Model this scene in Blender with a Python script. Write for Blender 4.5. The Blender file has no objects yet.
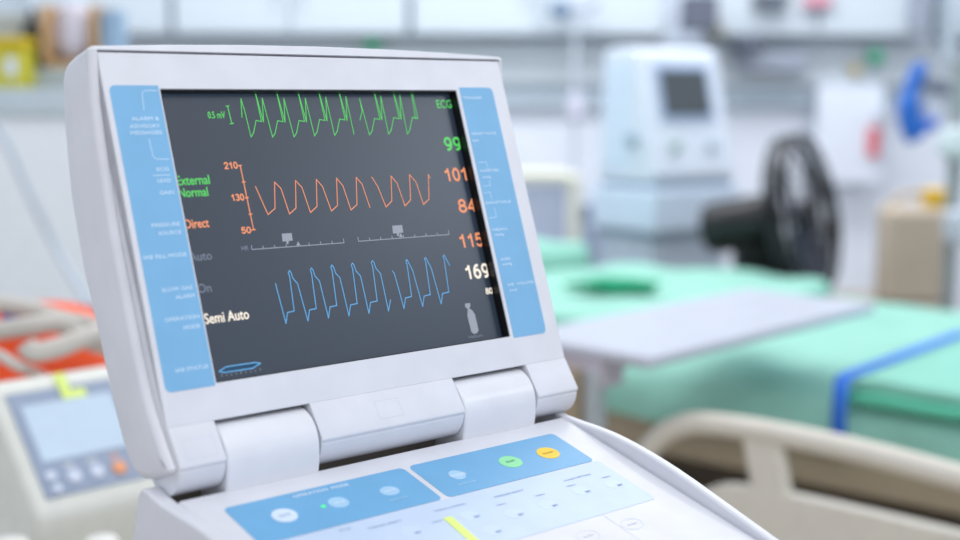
import bpy, bmesh, math, random
from mathutils import Vector, Matrix
random.seed(4)
C = bpy.context.scene.collection
sc = bpy.context.scene
V3 = Vector

# ------------------------------------------------------------------ camera
PITCH, ROLL, FPX, CAMZ = -0.131103, 0.00244, 1334.86, 1.25
CAM = V3((0, 0, CAMZ))
_f = V3((0, math.cos(PITCH), math.sin(PITCH)))
_r = V3((1, 0, 0)); _u = _r.cross(_f)
RGT = _r*math.cos(ROLL) + _u*math.sin(ROLL)
UPV = -_r*math.sin(ROLL) + _u*math.cos(ROLL)
cd = bpy.data.cameras.new('camera'); cam = bpy.data.objects.new('camera', cd); C.objects.link(cam)
m = Matrix((RGT, UPV, -_f)).transposed().to_4x4(); m.translation = CAM
cam.matrix_world = m
cd.sensor_width = 36; cd.lens = FPX/960*36; cd.clip_start = 0.05
cd.dof.use_dof = True; cd.dof.focus_distance = 0.93; cd.dof.aperture_fstop = 2.9
sc.camera = cam

# ------------------------------------------------------------------ world, lights, exposure
w = bpy.data.worlds.new('daylight'); sc.world = w; w.use_nodes = True
bg = w.node_tree.nodes['Background']; bg.inputs[0].default_value = (0.87, 0.93, 1.0, 1); bg.inputs[1].default_value = 1.0
def area(name, loc, target, sx, sy, power, col=(1, 1, 1)):
    l = bpy.data.lights.new(name, 'AREA'); l.shape = 'RECTANGLE'; l.size = sx; l.size_y = sy; l.energy = power; l.color = col
    o = bpy.data.objects.new(name, l); C.objects.link(o); o.location = loc
    o.rotation_euler = (V3(target)-V3(loc)).to_track_quat('-Z', 'Y').to_euler(); return o
area('ceiling_light_front', (0.6, 0.1, 2.75), (0.6, 0.1, 0), 1.2, 0.6, 12, (1.0, 0.97, 0.96))
area('ceiling_light_middle', (0.4, 2.8, 2.75), (0.4, 2.8, 0), 2.4, 0.6, 18, (1.0, 0.98, 0.96))
area('ceiling_light_back', (0.2, 4.6, 2.75), (0.2, 5.0, 0), 3.6, 0.5, 56, (0.97, 0.98, 1.0))
sc.view_settings.view_transform = 'Standard'; sc.view_settings.look = 'None'
sc.view_settings.exposure = 0.0; sc.view_settings.gamma = 1.0; sc.view_settings.use_curve_mapping = False

# ------------------------------------------------------------------ helpers
def srgb(r, g, b):
    f = lambda c: (c/12.92 if c <= .04045 else ((c+.055)/1.055)**2.4)
    return (f(r/255), f(g/255), f(b/255))
def mat(name, rgb, rough=.45, metal=0, spec=.5, emit=None, es=0, var=.03, scale=40, trans=0, alpha=1, bump=0):
    m = bpy.data.materials.new(name); m.use_nodes = True; nt = m.node_tree; b = nt.nodes['Principled BSDF']
    b.inputs['Roughness'].default_value = rough; b.inputs['Metallic'].default_value = metal
    b.inputs['Specular IOR Level'].default_value = spec
    b.inputs['Transmission Weight'].default_value = trans; b.inputs['Alpha'].default_value = alpha
    c = srgb(*rgb)
    tc = nt.nodes.new('ShaderNodeTexCoord'); no = nt.nodes.new('ShaderNodeTexNoise'); no.inputs['Scale'].default_value = scale
    cr = nt.nodes.new('ShaderNodeValToRGB'); nt.links.new(tc.outputs['Object'], no.inputs['Vector']); nt.links.new(no.outputs[0], cr.inputs[0])
    cr.color_ramp.elements[0].color = tuple(x*(1-var) for x in c)+(1,); cr.color_ramp.elements[1].color = tuple(min(1, x*(1+var)) for x in c)+(1,)
    cr.color_ramp.elements[0].position = .3; cr.color_ramp.elements[1].position = .7
    nt.links.new(cr.outputs[0], b.inputs['Base Color'])
    if bump:
        bp = nt.nodes.new('ShaderNodeBump'); bp.inputs['Strength'].default_value = bump; bp.inputs['Distance'].default_value = .004
        nt.links.new(no.outputs[0], bp.inputs['Height']); nt.links.new(bp.outputs[0], b.inputs['Normal'])
    if emit:
        b.inputs['Emission Color'].default_value = srgb(*emit)+(1,); b.inputs['Emission Strength'].default_value = es
    return m

class MB:
    def __init__(s): s.v = []; s.f = []
    def add(s, vs, fs):
        n = len(s.v); s.v += [tuple(p) for p in vs]; s.f += [tuple(i+n for i in f) for f in fs]; return s
    def box(s, x0, x1, y0, y1, z0, z1, T=None):
        P = [V3((x, y, z)) for z in (z0, z1) for y in (y0, y1) for x in (x0, x1)]
        if T: P = [T @ p if isinstance(T, Matrix) else T(p) for p in P]
        return s.add(P, [(0, 2, 3, 1), (4, 5, 7, 6), (0, 1, 5, 4), (2, 6, 7, 3), (0, 4, 6, 2), (1, 3, 7, 5)])
    def prism(s, poly, t0, t1, F):
        n = len(poly)
        P = [F(t0, a, b) for a, b in poly] + [F(t1, a, b) for a, b in poly]
        return s.add(P, [tuple(range(n))[::-1], tuple(range(n, 2*n))] + [(i, (i+1) % n, n+(i+1) % n, n+i) for i in range(n)])
    def tube(s, pts, r, seg=10, closed=False):
        pts = [V3(p) for p in pts]; n = len(pts); rr = r if isinstance(r, (list, tuple)) else [r]*n; vs = []
        up = None
        for i, p in enumerate(pts):
            if closed: d = pts[(i+1) % n]-pts[i-1]
            else: d = pts[min(i+1, n-1)]-pts[max(i-1, 0)]
            d.normalize()
            if up is None: up = V3((0, 0, 1)) if abs(d.z) < .9 else V3((1, 0, 0))
            a = d.cross(up); a.normalize(); b = a.cross(d); b.normalize(); up = b
            vs += [p+(a*math.cos(2*math.pi*k/seg)+b*math.sin(2*math.pi*k/seg))*rr[i] for k in range(seg)]
        fs = []
        for i in range(n if closed else n-1):
            j = (i+1) % n
            fs += [(i*seg+k, i*seg+(k+1) % seg, j*seg+(k+1) % seg, j*seg+k) for k in range(seg)]
        if not closed: fs += [tuple(range(seg))[::-1], tuple(range((n-1)*seg, n*seg))]
        return s.add(vs, fs)
    def lathe(s, prof, T, seg=32):   # prof: (r, z) list
        vs = []; n = len(prof)
        for r, z in prof:
            vs += [T @ V3((r*math.cos(2*math.pi*k/seg), r*math.sin(2*math.pi*k/seg), z)) for k in range(seg)]
        fs = []
        for i in range(n-1): fs += [(i*seg+k, i*seg+(k+1) % seg, (i+1)*seg+(k+1) % seg, (i+1)*seg+k) for k in range(seg)]
        fs += [tuple(range(seg))[::-1], tuple(range((n-1)*seg, n*seg))]
        return s.add(vs, fs)
    def build(s, name, m, parent=None, bevel=0, bseg=3, smooth=True, ang=35, sub=0):
        me = bpy.data.meshes.new(name); me.from_pydata(s.v, [], s.f); me.update()
        b = bmesh.new(); b.from_mesh(me); bmesh.ops.recalc_face_normals(b, faces=b.faces); b.to_mesh(me); b.free()
        me.materials.append(m)
        o = bpy.data.objects.new(name, me); C.objects.link(o)
        if parent: o.parent = parent
        if smooth:
            for p in me.polygons: p.use_smooth = True
        if bevel:
            md = o.modifiers.new('bevel', 'BEVEL'); md.width = bevel; md.segments = bseg; md.limit_method = 'ANGLE'; md.angle_limit = math.radians(ang); md.harden_normals = True
        elif smooth and not sub:
            me.set_sharp_from_angle(angle=math.radians(ang))
        if sub:
            md = o.modifiers.new('sub', 'SUBSURF'); md.levels = sub; md.render_levels = sub
        return o
def bake(o):
    dg = bpy.context.evaluated_depsgraph_get(); me = bpy.data.meshes.new_from_object(o.evaluated_get(dg)); o.modifiers.clear(); o.data = me
def cut(o, cutters):
    obs = []
    for i, mb in enumerate(cutters):
        c = mb.build('cutter', WHITE, None, smooth=False); obs.append(c)
        md = o.modifiers.new('b%d' % i, 'BOOLEAN'); md.operation = 'DIFFERENCE'; md.object = c; md.solver = 'EXACT'
    bpy.context.view_layer.update(); bake(o)
    for c in obs: bpy.data.objects.remove(c)
def thing(name, label, cat, loc=(0, 0, 0), rz=0, group=None):
    o = bpy.data.objects.new(name, None); C.objects.link(o); o.location = loc; o.rotation_euler = (0, 0, rz); o.empty_display_size = .05
    o['label'] = label; o['category'] = cat
    if group: o['group'] = group
    return o
def tag(o, label, cat, group=None):
    o['label'] = label; o['category'] = cat
    if group: o['group'] = group
    return o
def struct(o): o['kind'] = 'structure'; return o
def ray(px, py): return _f + RGT*((px-480)/FPX) - UPV*((py-270)/FPX)
def at(px, py, Y):
    d = ray(px, py); return CAM + d*(Y/d.y)
def ctr(pts): return sum((V3(p) for p in pts), V3())/len(pts)

# ------------------------------------------------------------------ materials
WHITE = mat('white_plastic', (216, 216, 223), .33)
WHITE2 = mat('hinge_plastic', (224, 224, 230), .2)
GREY_IN = mat('grey_part_and_shade', (120, 118, 116), .6)  # plain grey parts, and the box that stands for recess shade
BLUEP = mat('blue_sticker', (120, 175, 215), .45)
BLUEK = mat('blue_keypad', (108, 170, 214), .4)
PALEK = mat('pale_keypad', (196, 212, 236), .4)
LET_W = mat('pale_print', (190, 216, 240), .5)
LET_G = mat('grey_print', (135, 160, 195), .5)
OUTL = mat('faint_print', (205, 210, 222), .5)
BLACK = mat('black_bezel', (8, 9, 12), .35)
SCREEN = mat('display_glass', (14, 17, 24), .3, spec=.8, emit=(32, 43, 58), es=1.0)
def glow(name, c, s=1.0): return mat(name, tuple(x*.25 for x in c), .4, emit=c, es=s)
G_GREEN = glow('green_trace', (88, 210, 96), 1.0); G_ORANGE = glow('orange_trace', (240, 150, 104), 1.0)
G_BLUE = glow('blue_trace', (96, 168, 224), 1.0); G_GREY = glow('grey_trace', (165, 172, 188), .8)
G_DIM = glow('dim_grey_text', (110, 120, 138), 1.0); G_CREAM = glow('cream_text', (250, 240, 225), 1.0)
G_LED = glow('green_led', (60, 240, 130), 1.3); G_DK = glow('dark_blue_fill', (15, 60, 95), 1.0)

# ================================================================== SETTING
M_WALL = mat('wall_paint', (228, 234, 246), .7, scale=3)
M_FLOOR = mat('floor_vinyl', (178, 164, 144), .5, scale=6, var=.12)
M_BAND = mat('panel_grey', (200, 208, 216), .5); M_BAND2 = mat('panel_blue_grey', (180, 194, 206), .5)  # second tone: the lower channel's own darker blue-grey
M_UP = mat('cabinet_white', (196, 206, 216), .5)
WY = 5.6
struct(MB().box(-3.2, 3.2, -1.2, 5.75, -.05, 0).build('floor', M_FLOOR, smooth=False))
struct(MB().box(-3.2, 3.2, WY, WY+.12, 0, 3.2).build('wall_back', M_WALL, smooth=False))
struct(MB().box(-3.3, -3.2, -1.2, WY+.12, 0, 3.2).build('wall_left', M_WALL, smooth=False))
struct(MB().box(3.2, 3.3, -1.2, WY+.12, 0, 3.2).build('wall_right', M_WALL, smooth=False))
wn = MB().box(3.185, 3.199, .45, 2.3, 2.35, 3.10).build('added_glow_window_1', mat('added_pane_glow', (200, 215, 230), .3, emit=(235, 244, 255), es=3.2), smooth=False); struct(wn)  # added glowing pane, placed to brighten the display's upper right by reflection
wf = MB()
for y0_, y1_, z0_, z1_ in ((.38, .45, 2.28, 3.17), (2.3, 2.37, 2.28, 3.17), (.45, 2.3, 2.28, 2.35), (.45, 2.3, 3.10, 3.17), (1.35, 1.39, 2.35, 3.10)): wf.box(3.15, 3.2, y0_, y1_, z0_, z1_)
struct(wf.build('added_window_trim_1', M_WALL, smooth=False))  # frame around the added pane

# ================================================================== MAIN CONSOLE
ALPHA = .717799
CL = V3((-.378309, -.722723, .180309))            # camera in console coordinates
H0 = CAMZ - CL.z
Rz = Matrix.Rotation(ALPHA, 3, 'Z')
base_loc = Rz @ V3((-CL.x, -CL.y, 0))
console = thing('balloon_pump_console', 'white counterpulsation console with raised waveform screen and blue keypad in front', 'medical monitor', (base_loc.x, base_loc.y, 0), ALPHA)
TH, PH = .331171, .261902
U_ = V3((0, math.sin(TH), math.cos(TH))); N_ = V3((1, 0, 0)).cross(U_)
KV = V3((0, -math.cos(PH), -math.sin(PH))); KN = KV.cross(V3((1, 0, 0))); KB = V3((0, -.03, -.066587))
Z0 = V3((0, 0, H0))
def SM(x, n, v): return Z0 + V3((x, 0, 0))*.001 + N_*(n*.001) + U_*(v*.001)      # monitor coordinates in mm
def SK(x, v, n): return Z0 + KB + V3((x, 0, 0))*.001 + KV*(v*.001) + KN*(n*.001)  # keyboard coordinates in mm
RzI = Rz.transposed()
def lray(px, py): return RzI @ ray(px, py)
def plane(px, py, O, n):
    d = lray(px, py); c = CL + Z0
    return c + d*((O-c).dot(n)/d.dot(n))
def MP(px, py, n=-7.6):     # pixel -> (x,v) mm in the display plane
    P = plane(px, py, SM(0, n, 0), N_) - SM(0, n, 0); return P.x*1000, P.dot(U_)*1000
def KP(px, py):
    P = plane(px, py, SK(0, 0, 0), KN) - SK(0, 0, 0); return P.x*1000, P.dot(KV)*1000
def FM(t, n, v): return SM(t, n, v)

# --- housing
front = [(-10, 223), (-3, 222.4), (0, 221), (1, 219), (-4, 200), (-7.5, 186), (-10.5, 156), (-13, 125), (-14, 100), (-14, 70), (-13, 40), (-12, 15), (-10, -3), (-6.5, -18), (-1.5, -35), (2.5, -46), (.5, -48.6)]
back = [(-14, -49), (-26, -49), (-37, -47), (-45, -42), (-50, -34), (-54.5, -20), (-58.5, 12), (-61.5, 52), (-65.5, 93), (-64.5, 140), (-60, 165), (-54, 190), (-48.5, 207), (-45.5, 215), (-41, 220), (-33, 223), (-22, 223.6)]
full = front+back; n = len(full)
def offset(poly, d):
    out = []; k = len(poly)
    for i in range(k):
        p0, p1 = V3((*poly[i-1], 0)), V3((*poly[(i+1) % k], 0)); t = (p1-p0).normalized(); out.append((poly[i][0]-t.y*d, poly[i][1]+t.x*d))
    return out
ar = sum(full[i-1][0]*full[i][1]-full[i][0]*full[i-1][1] for i in range(n))
sg = 1 if ar > 0 else -1
pocket = [(q if i < 4 else ((min(q[0], -16.5), 219 if i == 4 else max(q[1], -8)) if q[1] > -50 and i < len(front) else (q[0], max(q[1], -8)))) for i, q in enumerate(full)]
def bow(P, x): return [(a_, b_ + (4.2*(1-((x-165)/174)**2) if b_ > 205 and not (a_ < -16 and b_ == 219) and (a_, b_) != (1, 219) else 0)) for a_, b_ in P]
R_ = 5.0; secs = []
for k in range(6):
    t = math.pi/2*k/5; secs.append((-9+R_*(1-math.sin(t)) if False else -9+R_*(1-math.cos(t)), offset(full, sg*R_*(1-math.sin(t)))))
secs = [(-9+R_*(1-math.cos(math.pi/2*k/5)), offset(full, sg*R_*(1-math.sin(math.pi/2*k/5)))) for k in range(6)]
L_ = secs + [(-3.7, full), (-3.7, pocket)]
Rr = [(330-x, p) for x, p in L_][::-1]
mid = [(x, pocket) for x in (45, 105, 165, 225, 285)]
secs = L_+mid+Rr
hm = MB(); vs = []
for x, P in secs: vs += [SM(x, *q) for q in bow(P, x)]
fs = [tuple(range(n))[::-1], tuple(range((len(secs)-1)*n, len(secs)*n))]
for i in range(len(secs)-1): fs += [(i*n+k, i*n+(k+1) % n, (i+1)*n+(k+1) % n, (i+1)*n+k) for k in range(n)]
hm.add(vs, fs)
housing = hm.build('monitor_housing', WHITE, console, smooth=False)
_b = bmesh.new(); _b.from_mesh(housing.data); bmesh.ops.remove_doubles(_b, verts=_b.verts, dist=2e-5)
bmesh.ops.triangulate(_b, faces=[f for f in _b.faces if len(f.verts) > 4])
bmesh.ops.dissolve_degenerate(_b, edges=_b.edges, dist=1e-5); bmesh.ops.recalc_face_normals(_b, faces=_b.faces); _b.to_mesh(housing.data); _b.free()
for p_ in housing.data.polygons: p_.use_smooth = True
housing.data.set_sharp_from_angle(angle=math.radians(38))
# --- front bezel plate: a ring around the screen opening
def fm_rect(x0, x1, v0, v1, n0, n1, mb): return mb.prism([(n0, v0), (n1, v0), (n1, v1), (n0, v1)], x0, x1, FM)
O_ = [(-3.5, -21.6), (333.5, -21.6), (333.5, 217.8), (-3.5, 217.8)]; I_ = [(35.3, 1.3), (283.6, 1.3), (283.6, 193.6), (35.3, 193.6)]
bzb = MB(); P = [SM(x, 0, v) for x, v in O_] + [SM(x, 0, v) for x, v in I_] + [SM(x, (-3 if v < 0 else -16), v) for x, v in O_] + [SM(x, -8.1, v) for x, v in I_]
F_ = []
for k in range(4):
    j = (k+1) % 4
    F_ += [(k, j, 4+j, 4+k), (8+k, 12+k, 12+j, 8+j), (k, 8+k, 8+j, j), (4+k, 4+j, 12+j, 12+k)]
bzb.add(P, F_)
fm_rect(-3.5, -.5, -21.6, 217.6, -16.3, -1.0, bzb); fm_rect(330.5, 333.5, -21.6, 217.6, -16.3, -1.0, bzb)
bez = bzb.build('front_bezel', WHITE, console, bevel=.0009, bseg=2, ang=40)
# opening liner: black inner walls of the recess
lin = MB(); e = .6
fm_rect(35.3, 35.3+e, 1.3, 193.6, -7.9, -1.0, lin); fm_rect(283.6-e, 283.6, 1.3, 193.6, -7.9, -1.0, lin)
fm_rect(35.3+e, 283.6-e, 1.3, 1.3+e, -7.9, -1.0, lin); fm_rect(35.3+e, 283.6-e, 193.6-e, 193.6, -7.9, -1.0, lin)
lin.build('screen_gasket', BLACK, console, smooth=False)
disp = fm_rect(36, 283, 2, 193, -7.95, -7.75, MB()).build('display', SCREEN, console, smooth=False)
# thin light edge of the opening
# --- hinge tongues
def arc(c, r, a0, a1, k): return [(c[0]+r*math.cos(math.radians(a0+(a1-a0)*i/k)), c[1]+r*math.sin(math.radians(a0+(a1-a0)*i/k))) for i in range(k+1)]
AX = (-17.5, -38); AXB = (-17.5, -43)
tong = [(-50, -6), (-1, -6), (-1, -21), (.3, -21.8), (6.8, -45.2), (6.6, -47.2), (4.6, -48.6)] + arc((-14, -41), 20.5, -25, -165, 14) + [(-46, -30)]
for x0, x1 in ((-3.4, 28.5), (99, 220.5), (292, 333.4)):
    MB().prism(tong, x0, x1, FM).build('hinge_cover', WHITE, console, bevel=.0009, bseg=2, ang=24)
def inset(x0, x1, v0, v1, parent=console):
    ed = MB(); t = .45
    f = lambda v: .36 + (v+21.8)/(-23.4)*6.5
    for a0, a1, b0, b1 in ((x0, x1, v0, v0+t), (x0, x1, v1-t, v1), (x0, x0+t, v0, v1), (x1-t, x1, v0, v1)):
        ed.add([SM(a0, f(b0)+.05, b0), SM(a1, f(b0)+.05, b0), SM(a1, f(b1)+.05, b1), SM(a0, f(b1)+.05, b1)], [(0, 1, 2, 3)])
    ed.build('cover_outline', OUTL, parent, smooth=False)
inset(3, 24, -43, -30); inset(148, 168, -41, -28)
# --- hinge barrels with necks down into the base
for x0, x1 in ((29.3, 98.2), (221.3, 291.2)):
    ax = SM(0, *AXB); yy, zz = ax.y, ax.z
    pr = [(yy+23.5e-3*math.cos(math.radians(a)), zz+23.5e-3*math.sin(math.radians(a))) for a in range(0, 185, 8)] + [(yy-.0232, zz-.01), (yy-.0215, zz-.02), (yy-.0185, zz-.034), (yy+.0235, zz-.034)]
    MB().prism(pr, x0*.001, x1*.001, lambda t, a, b: V3((t, a, b))).build('hinge_barrel', WHITE2, console, bevel=.0025, bseg=4, ang=40)
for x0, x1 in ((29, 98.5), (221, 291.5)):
    fm_rect(x0, x1, -19, -8.5, -50, -4.5, MB()).build('recess_shade_box', GREY_IN, console, smooth=False)  # added box; the cavity's shade above the barrel is put into its grey
# --- base
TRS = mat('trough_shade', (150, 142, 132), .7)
FK = lambda t, v, n: SK(t, v, n)
bp = [(-14, 0), (232, 0), (242, -4), (246, -14), (240, -60), (-40, -75), (-44, -60), (-44, -26), (-40, -22), (-16, -22)]
deck = MB().prism(bp, -3, 323, FK).build('keyboard_deck', WHITE, console, bevel=.002, bseg=3, ang=30)
MB().prism([(-40, -21.9), (-16.5, -21.9), (-16.5, -21), (-40, -21)], -2.5, 322.5, FK).build('trough_shade_sheet', TRS, console, smooth=False)  # added thin sheet; the shade of the hinge gap is put into its brown
MB().prism([(-44, -22), (-40.5, -22), (-40.5, -9), (-44, -9)], -2.5, 322.5, FK).build('trough_shade_wall', TRS, console, smooth=False)  # added wall in the same shade tone, closes off the bright view behind
gr = MB(); gr.prism([(-13, .12), (232, .12), (232, .3), (-13, .3)], 320.6, 321.4, FK); gr.build('deck_seam', OUTL, console, smooth=False)
def wing(x0, x1, name):
    top = [(-43, -14), (-42, -7), (-38.5, -2.5), (-33, -1), (-24, -1), (-14, -.3), (4, 3), (13, 5), (22, 6.6), (32, 8.2), (42, 9.3), (52, 10.1), (62, 10.6), (74, 10.9), (86, 10.9), (98, 10.6), (111, 10.0), (123, 9.2), (135, 8.4), (157, 6.8), (188, 4.6), (215, 1), (240, -8), (248, -20), (242, -64), (-40, -78), (-44, -60)]
    MB().prism(top, x0, x1, FK).build(name, WHITE, console, bevel=.0022, bseg=4, ang=25)
wing(323.2, 331, 'side_guard'); wing(-14, -3.2, 'side_guard')
# --- cart below
cartm = mat('cart_body', (215, 217, 222), .45)
cb = MB(); z1 = H0-.15
cb.box(.02, .30, -.20, .06, .14, z1); cb.build('cart_cabinet', cartm, console, bevel=.02)
MB().prism([(-.20, z1-.002), (.06, z1-.002), (.055, H0-.118), (-.19, H0-.165)], .04, .28, lambda t, a, b: V3((t, a, b))).build('neck', GREY_IN, console, bevel=.004)
for x in (.05, .27):
    for y in (-.17, .03):
        T = Matrix.Translation((x, y, .05)) @ Matrix.Rotation(math.pi/2, 4, 'Y')
        MB().lathe([(.02, -.013), (.048, -.012), (.05, -.008), (.05, .008), (.048, .012), (.02, .013)], T).build('castor', BLACK, console)
        MB().box(x-.006, x+.006, y-.006, y+.006, .098, .145).build('castor_stem', GREY_IN, console)

# --- flat artwork on the console
def rrect(x0, x1, y0, y1, r, k=5, rs=None):
    out = []; rs = rs or (r, r, r, r)
    for (cx, cy, a, q) in ((x1, y1, 0, rs[0]), (x0, y1, 90, rs[1]), (x0, y0, 180, rs[2]), (x1, y0, 270, rs[3])):
        sx = -1 if cx == x1 else 1; sy = -1 if cy == y1 else 1
        out += [(cx+sx*q+q*math.cos(math.radians(a+90*i/k)), cy+sy*q+q*math.sin(math.radians(a+90*i/k))) for i in range(k+1)]
    return out
def slab(poly, S, z0, z1):
    mb = MB(); n = len(poly); P = [S(a, b, z0) for a, b in poly] + [S(a, b, z1) for a, b in poly]
    return mb.add(P, [tuple(range(n))[::-1], tuple(range(n, 2*n))] + [(i, (i+1) % n, n+(i+1) % n, n+i) for i in range(n)])
Sm = lambda x, v, n: SM(x, n, v)
Sk = lambda x, v, n: SK(x, v, n)
ls = slab(rrect(0, 33.9, -.2, 195.8, 4, rs=(.5, 4, 4, .5)), Sm, .02, .25).build('label_strip', BLUEP, console, smooth=False)
rs_ = slab(rrect(286.4, 320, -.2, 195.8, 4, rs=(4, .5, .5, 4)), Sm, .02, .25).build('label_strip', BLUEP, console, smooth=False)

_tc = {}
def text_mesh(s):
    if s in _tc: return _tc[s]
    cu = bpy.data.curves.new('t', 'FONT'); cu.body = s; cu.resolution_u = 3; o = bpy.data.objects.new('t', cu); C.objects.link(o)
    bpy.context.view_layer.update()
    me = bpy.data.meshes.new_from_object(o.evaluated_get(bpy.context.evaluated_depsgraph_get()))
    v = [(p.co.x, p.co.y) for p in me.vertices]; f = [tuple(p.vertices) for p in me.polygons]
    bpy.data.objects.remove(o); x0 = min(a for a, b in v); x1 = max(a for a, b in v); hgt = .7
    v = [((a-x0)/(x1-x0), b/hgt) for a, b in v]; _tc[s] = (v, f); return _tc[s]
def text(s, x0, y0, wd, ht, S, z, m, name, parent, bold=0):
    """letters set on a surface: x0,y0 baseline start (mm), width, cap height"""
    v, f = text_mesh(s); mb = MB()
    offs = [(0, 0)] if not bold else [(-bold, 0), (bold, 0), (0, bold), (0, -bold)]
    for i, (dx, dy) in enumerate(offs):
        mb.add([S(x0+a*wd+dx, y0+b*ht+dy, z+i*.01) for a, b in v], f)
    return mb.build(name, m, parent, smooth=False)
def tscreen(s, px0, pyb, px1, pyt, m, bold=.12, name='readout', n=-7.6):
    x0, v0 = MP(px0, pyb, n); x1, va = MP(px1, pyb-(px1-px0)*.06, n); xx, v1 = MP(px0, pyt, n)
    return text(s, x0, v0, x1-x0, (v1-v0), lambda x, v, z: SM(x, z, v), n, m, name, disp if n < 0 else None, bold)
def _arc(cx, cy, rx, ry, a0, a1, k=12): return [(cx+rx*math.cos(math.radians(a0+(a1-a0)*i/k)), cy+ry*math.sin(math.radians(a0+(a1-a0)*i/k))) for i in range(k+1)]
DIG = {'0': [_arc(.5, .5, .42, .5, 90, 450, 20)], '1': [[(.18, .74), (.5, .84), (.62, 1.0), (.62, 0)]],
 '2': [_arc(.5, .72, .4, .28, 170, -30, 10)+[(.1, .0), (.92, .0)]], '3': [_arc(.47, .76, .36, .24, 150, -90, 10)+_arc(.47, .26, .42, .26, 90, -150, 12)],
 '4': [[(.95, .25), (.05, .25), (.72, 1.0), (.72, 0)]], '5': [[(.86, 1.0), (.22, 1.0), (.14, .52)]+_arc(.48, .32, .42, .32, 130, -150, 12)],
 '6': [_arc(.5, .32, .4, .32, 90, 450, 16), _arc(.62, .42, .52, .58, 80, 190, 10)], '8': [_arc(.5, .75, .35, .25, 90, 450, 16), _arc(.5, .26, .42, .26, 90, 450, 16)],
 '9': [_arc(.5, .68, .4, .32, 90, 450, 16), _arc(.38, .58, .52, .58, 10, -100, 10)]}
def number(s, px0, pyb, px1, pyt, m, wd, name='readout', n=-7.6):
    x0, v0 = MP(px0, pyb, n); x1, _ = MP(px1, pyb-(px1-px0)*.06, n); _, v1 = MP(px0, pyt, n)
    k = len(s); cw = (x1-x0)/(k*1.0+(k-1)*.22); mb = MB(); z = n
    for i, ch in enumerate(s):
        for st in DIG[ch]:
            pts = [V3((x0+i*cw*1.22+a*cw, v0+wd/2+b*(v1-v0-wd), 0)) for a, b in st]
            for q in range(len(pts)-1):
                a, b = pts[q], pts[q+1]; d = (b-a).normalized(); nr = V3((-d.y, d.x, 0))*wd/2; e = d*wd*.3; z += .0004
                mb.add([SM(p.x, z, p.y) for p in (a-e+nr, a-e-nr, b+e-nr, b+e+nr)], [(0, 1, 2, 3)])
    return mb.build(name, m, disp, smooth=False)
def ribbon(pts, S, z, wd, m, name, parent):
    pts = [V3((a, b)).to_2d() for a, b in [(p[0], p[1]) for p in pts]] if False else [V3((p[0], p[1], 0)) for p in pts]
    mb = MB()
    for i in range(len(pts)-1):
        a, b = pts[i], pts[i+1]; d = (b-a)
        if d.length < 1e-6: continue
        d.normalize(); nrm = V3((-d.y, d.x, 0))*wd/2; e = d*wd*.35; zz = z + (i % 2)*.01
        q = [a-e+nrm, a-e-nrm, b+e-nrm, b+e+nrm]
        mb.add([S(p.x, p.y, zz) for p in q], [(0, 1, 2, 3)])
    return mb.build(name, m, parent, smooth=False)
def rs_px(pts, wd, m, name='waveform', z=-7.6): return ribbon([MP(*p) for p in pts], Sm, z, wd, m, name, disp)

fm_rect(281.9, 283, 2, 193, -7.7, -7.3, MB()).build('display_border', BLACK, console, smooth=False)
# screen content --------------------------------------------------
def ecg(low):
    x, y = low; return [(x, y), (x+2.5, y-4), (x+5, y-16.5), (x+10.5, y-15.5), (x+4.2, y-44.5), (x+12.5, y-15), (x+11.2, y-39)]
lows = [(251, 137), (272.6, 137.2), (294, 137), (314.5, 136), (334.6, 135.5)]
p = [(242, 117), (240.8, 98.5), (245, 112)]
for l in lows: p += ecg(l)
p += [(354, 134.5)]; rs_px(p, .62, G_GREEN)
p = [(360, 120), (362, 111), (359.5, 98.5)]
for l in [(369.5, 135), (388.6, 134.2), (407.3, 134)]: p += ecg(l)[:(7 if l[0] < 400 else 5)]
p += [(411.5, 94), (415.5, 119)]; rs_px(p, .62, G_GREEN)
p = [(255.5, 186.5), (268, 214.5), (275, 208.5), (274.5, 182), (281, 188.5), (289.5, 214), (296, 208), (295.5, 180.5), (302, 187.5), (310.5, 212.5), (317, 206.5), (316.3, 179.3), (322.5, 186.5), (331.5, 211), (337.5, 205.5), (336.5, 178), (343, 186), (351, 210), (357, 204.5), (356.2, 177.3), (362, 184), (370, 207.5)]
rs_px(p, .68, G_ORANGE)
rs_px([(371.8, 177), (378, 187), (386, 207), (391.8, 201), (391, 176), (397, 183), (405, 206), (410.5, 200), (409.5, 174.5), (416, 182), (423.5, 204.5), (429, 199), (428.3, 174.5), (430, 178)], .68, G_ORANGE)
b = [(275.5, 283.5)]
for i, (x, y) in enumerate([(286, 323.5), (308, 321), (328.5, 318), (349, 316), (369, 313.5)]):
    b += [(x, y), (x+1.5, y-11), (x+8.2, y-12.5), (x+3.6, y-47), (x+2.3, y-51), (x+3.4, y-53), (x+5, y-51), (x+7, y-45), (x+11.5, y-40)]
b += [(388.5, 311), (390.5, 300)]; rs_px(b, .72, G_BLUE)
b = [(392.5, 271), (394.5, 274)]
for i, (x, y) in enumerate([(404, 308.5), (422.7, 306.5), (441.2, 304)]):
    b += [(x, y), (x+1.4, y-10.5), (x+7.6, y-12), (x+3, y-44), (x+1.8, y-47.5), (x+2.8, y-49), (x+4.5, y-46), (x+8.5, y-38.5)]
rs_px(b, .72, G_BLUE)
rs_px([(227.5, 106), (231.8, 123.5)], .7, G_GREEN, 'scale_bar'); rs_px([(230, 123.8), (233.5, 123.2)], .7, G_GREEN, 'scale_bar'); rs_px([(226, 106.2), (229, 105.8)], .7, G_GREEN, 'scale_bar')
rs_px([(238.5, 165.8), (241.5, 165.3), (240.2, 165.5), (253.6, 229.8), (252, 230), (255.3, 229.6)], .8, G_ORANGE, 'scale_bar')
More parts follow.
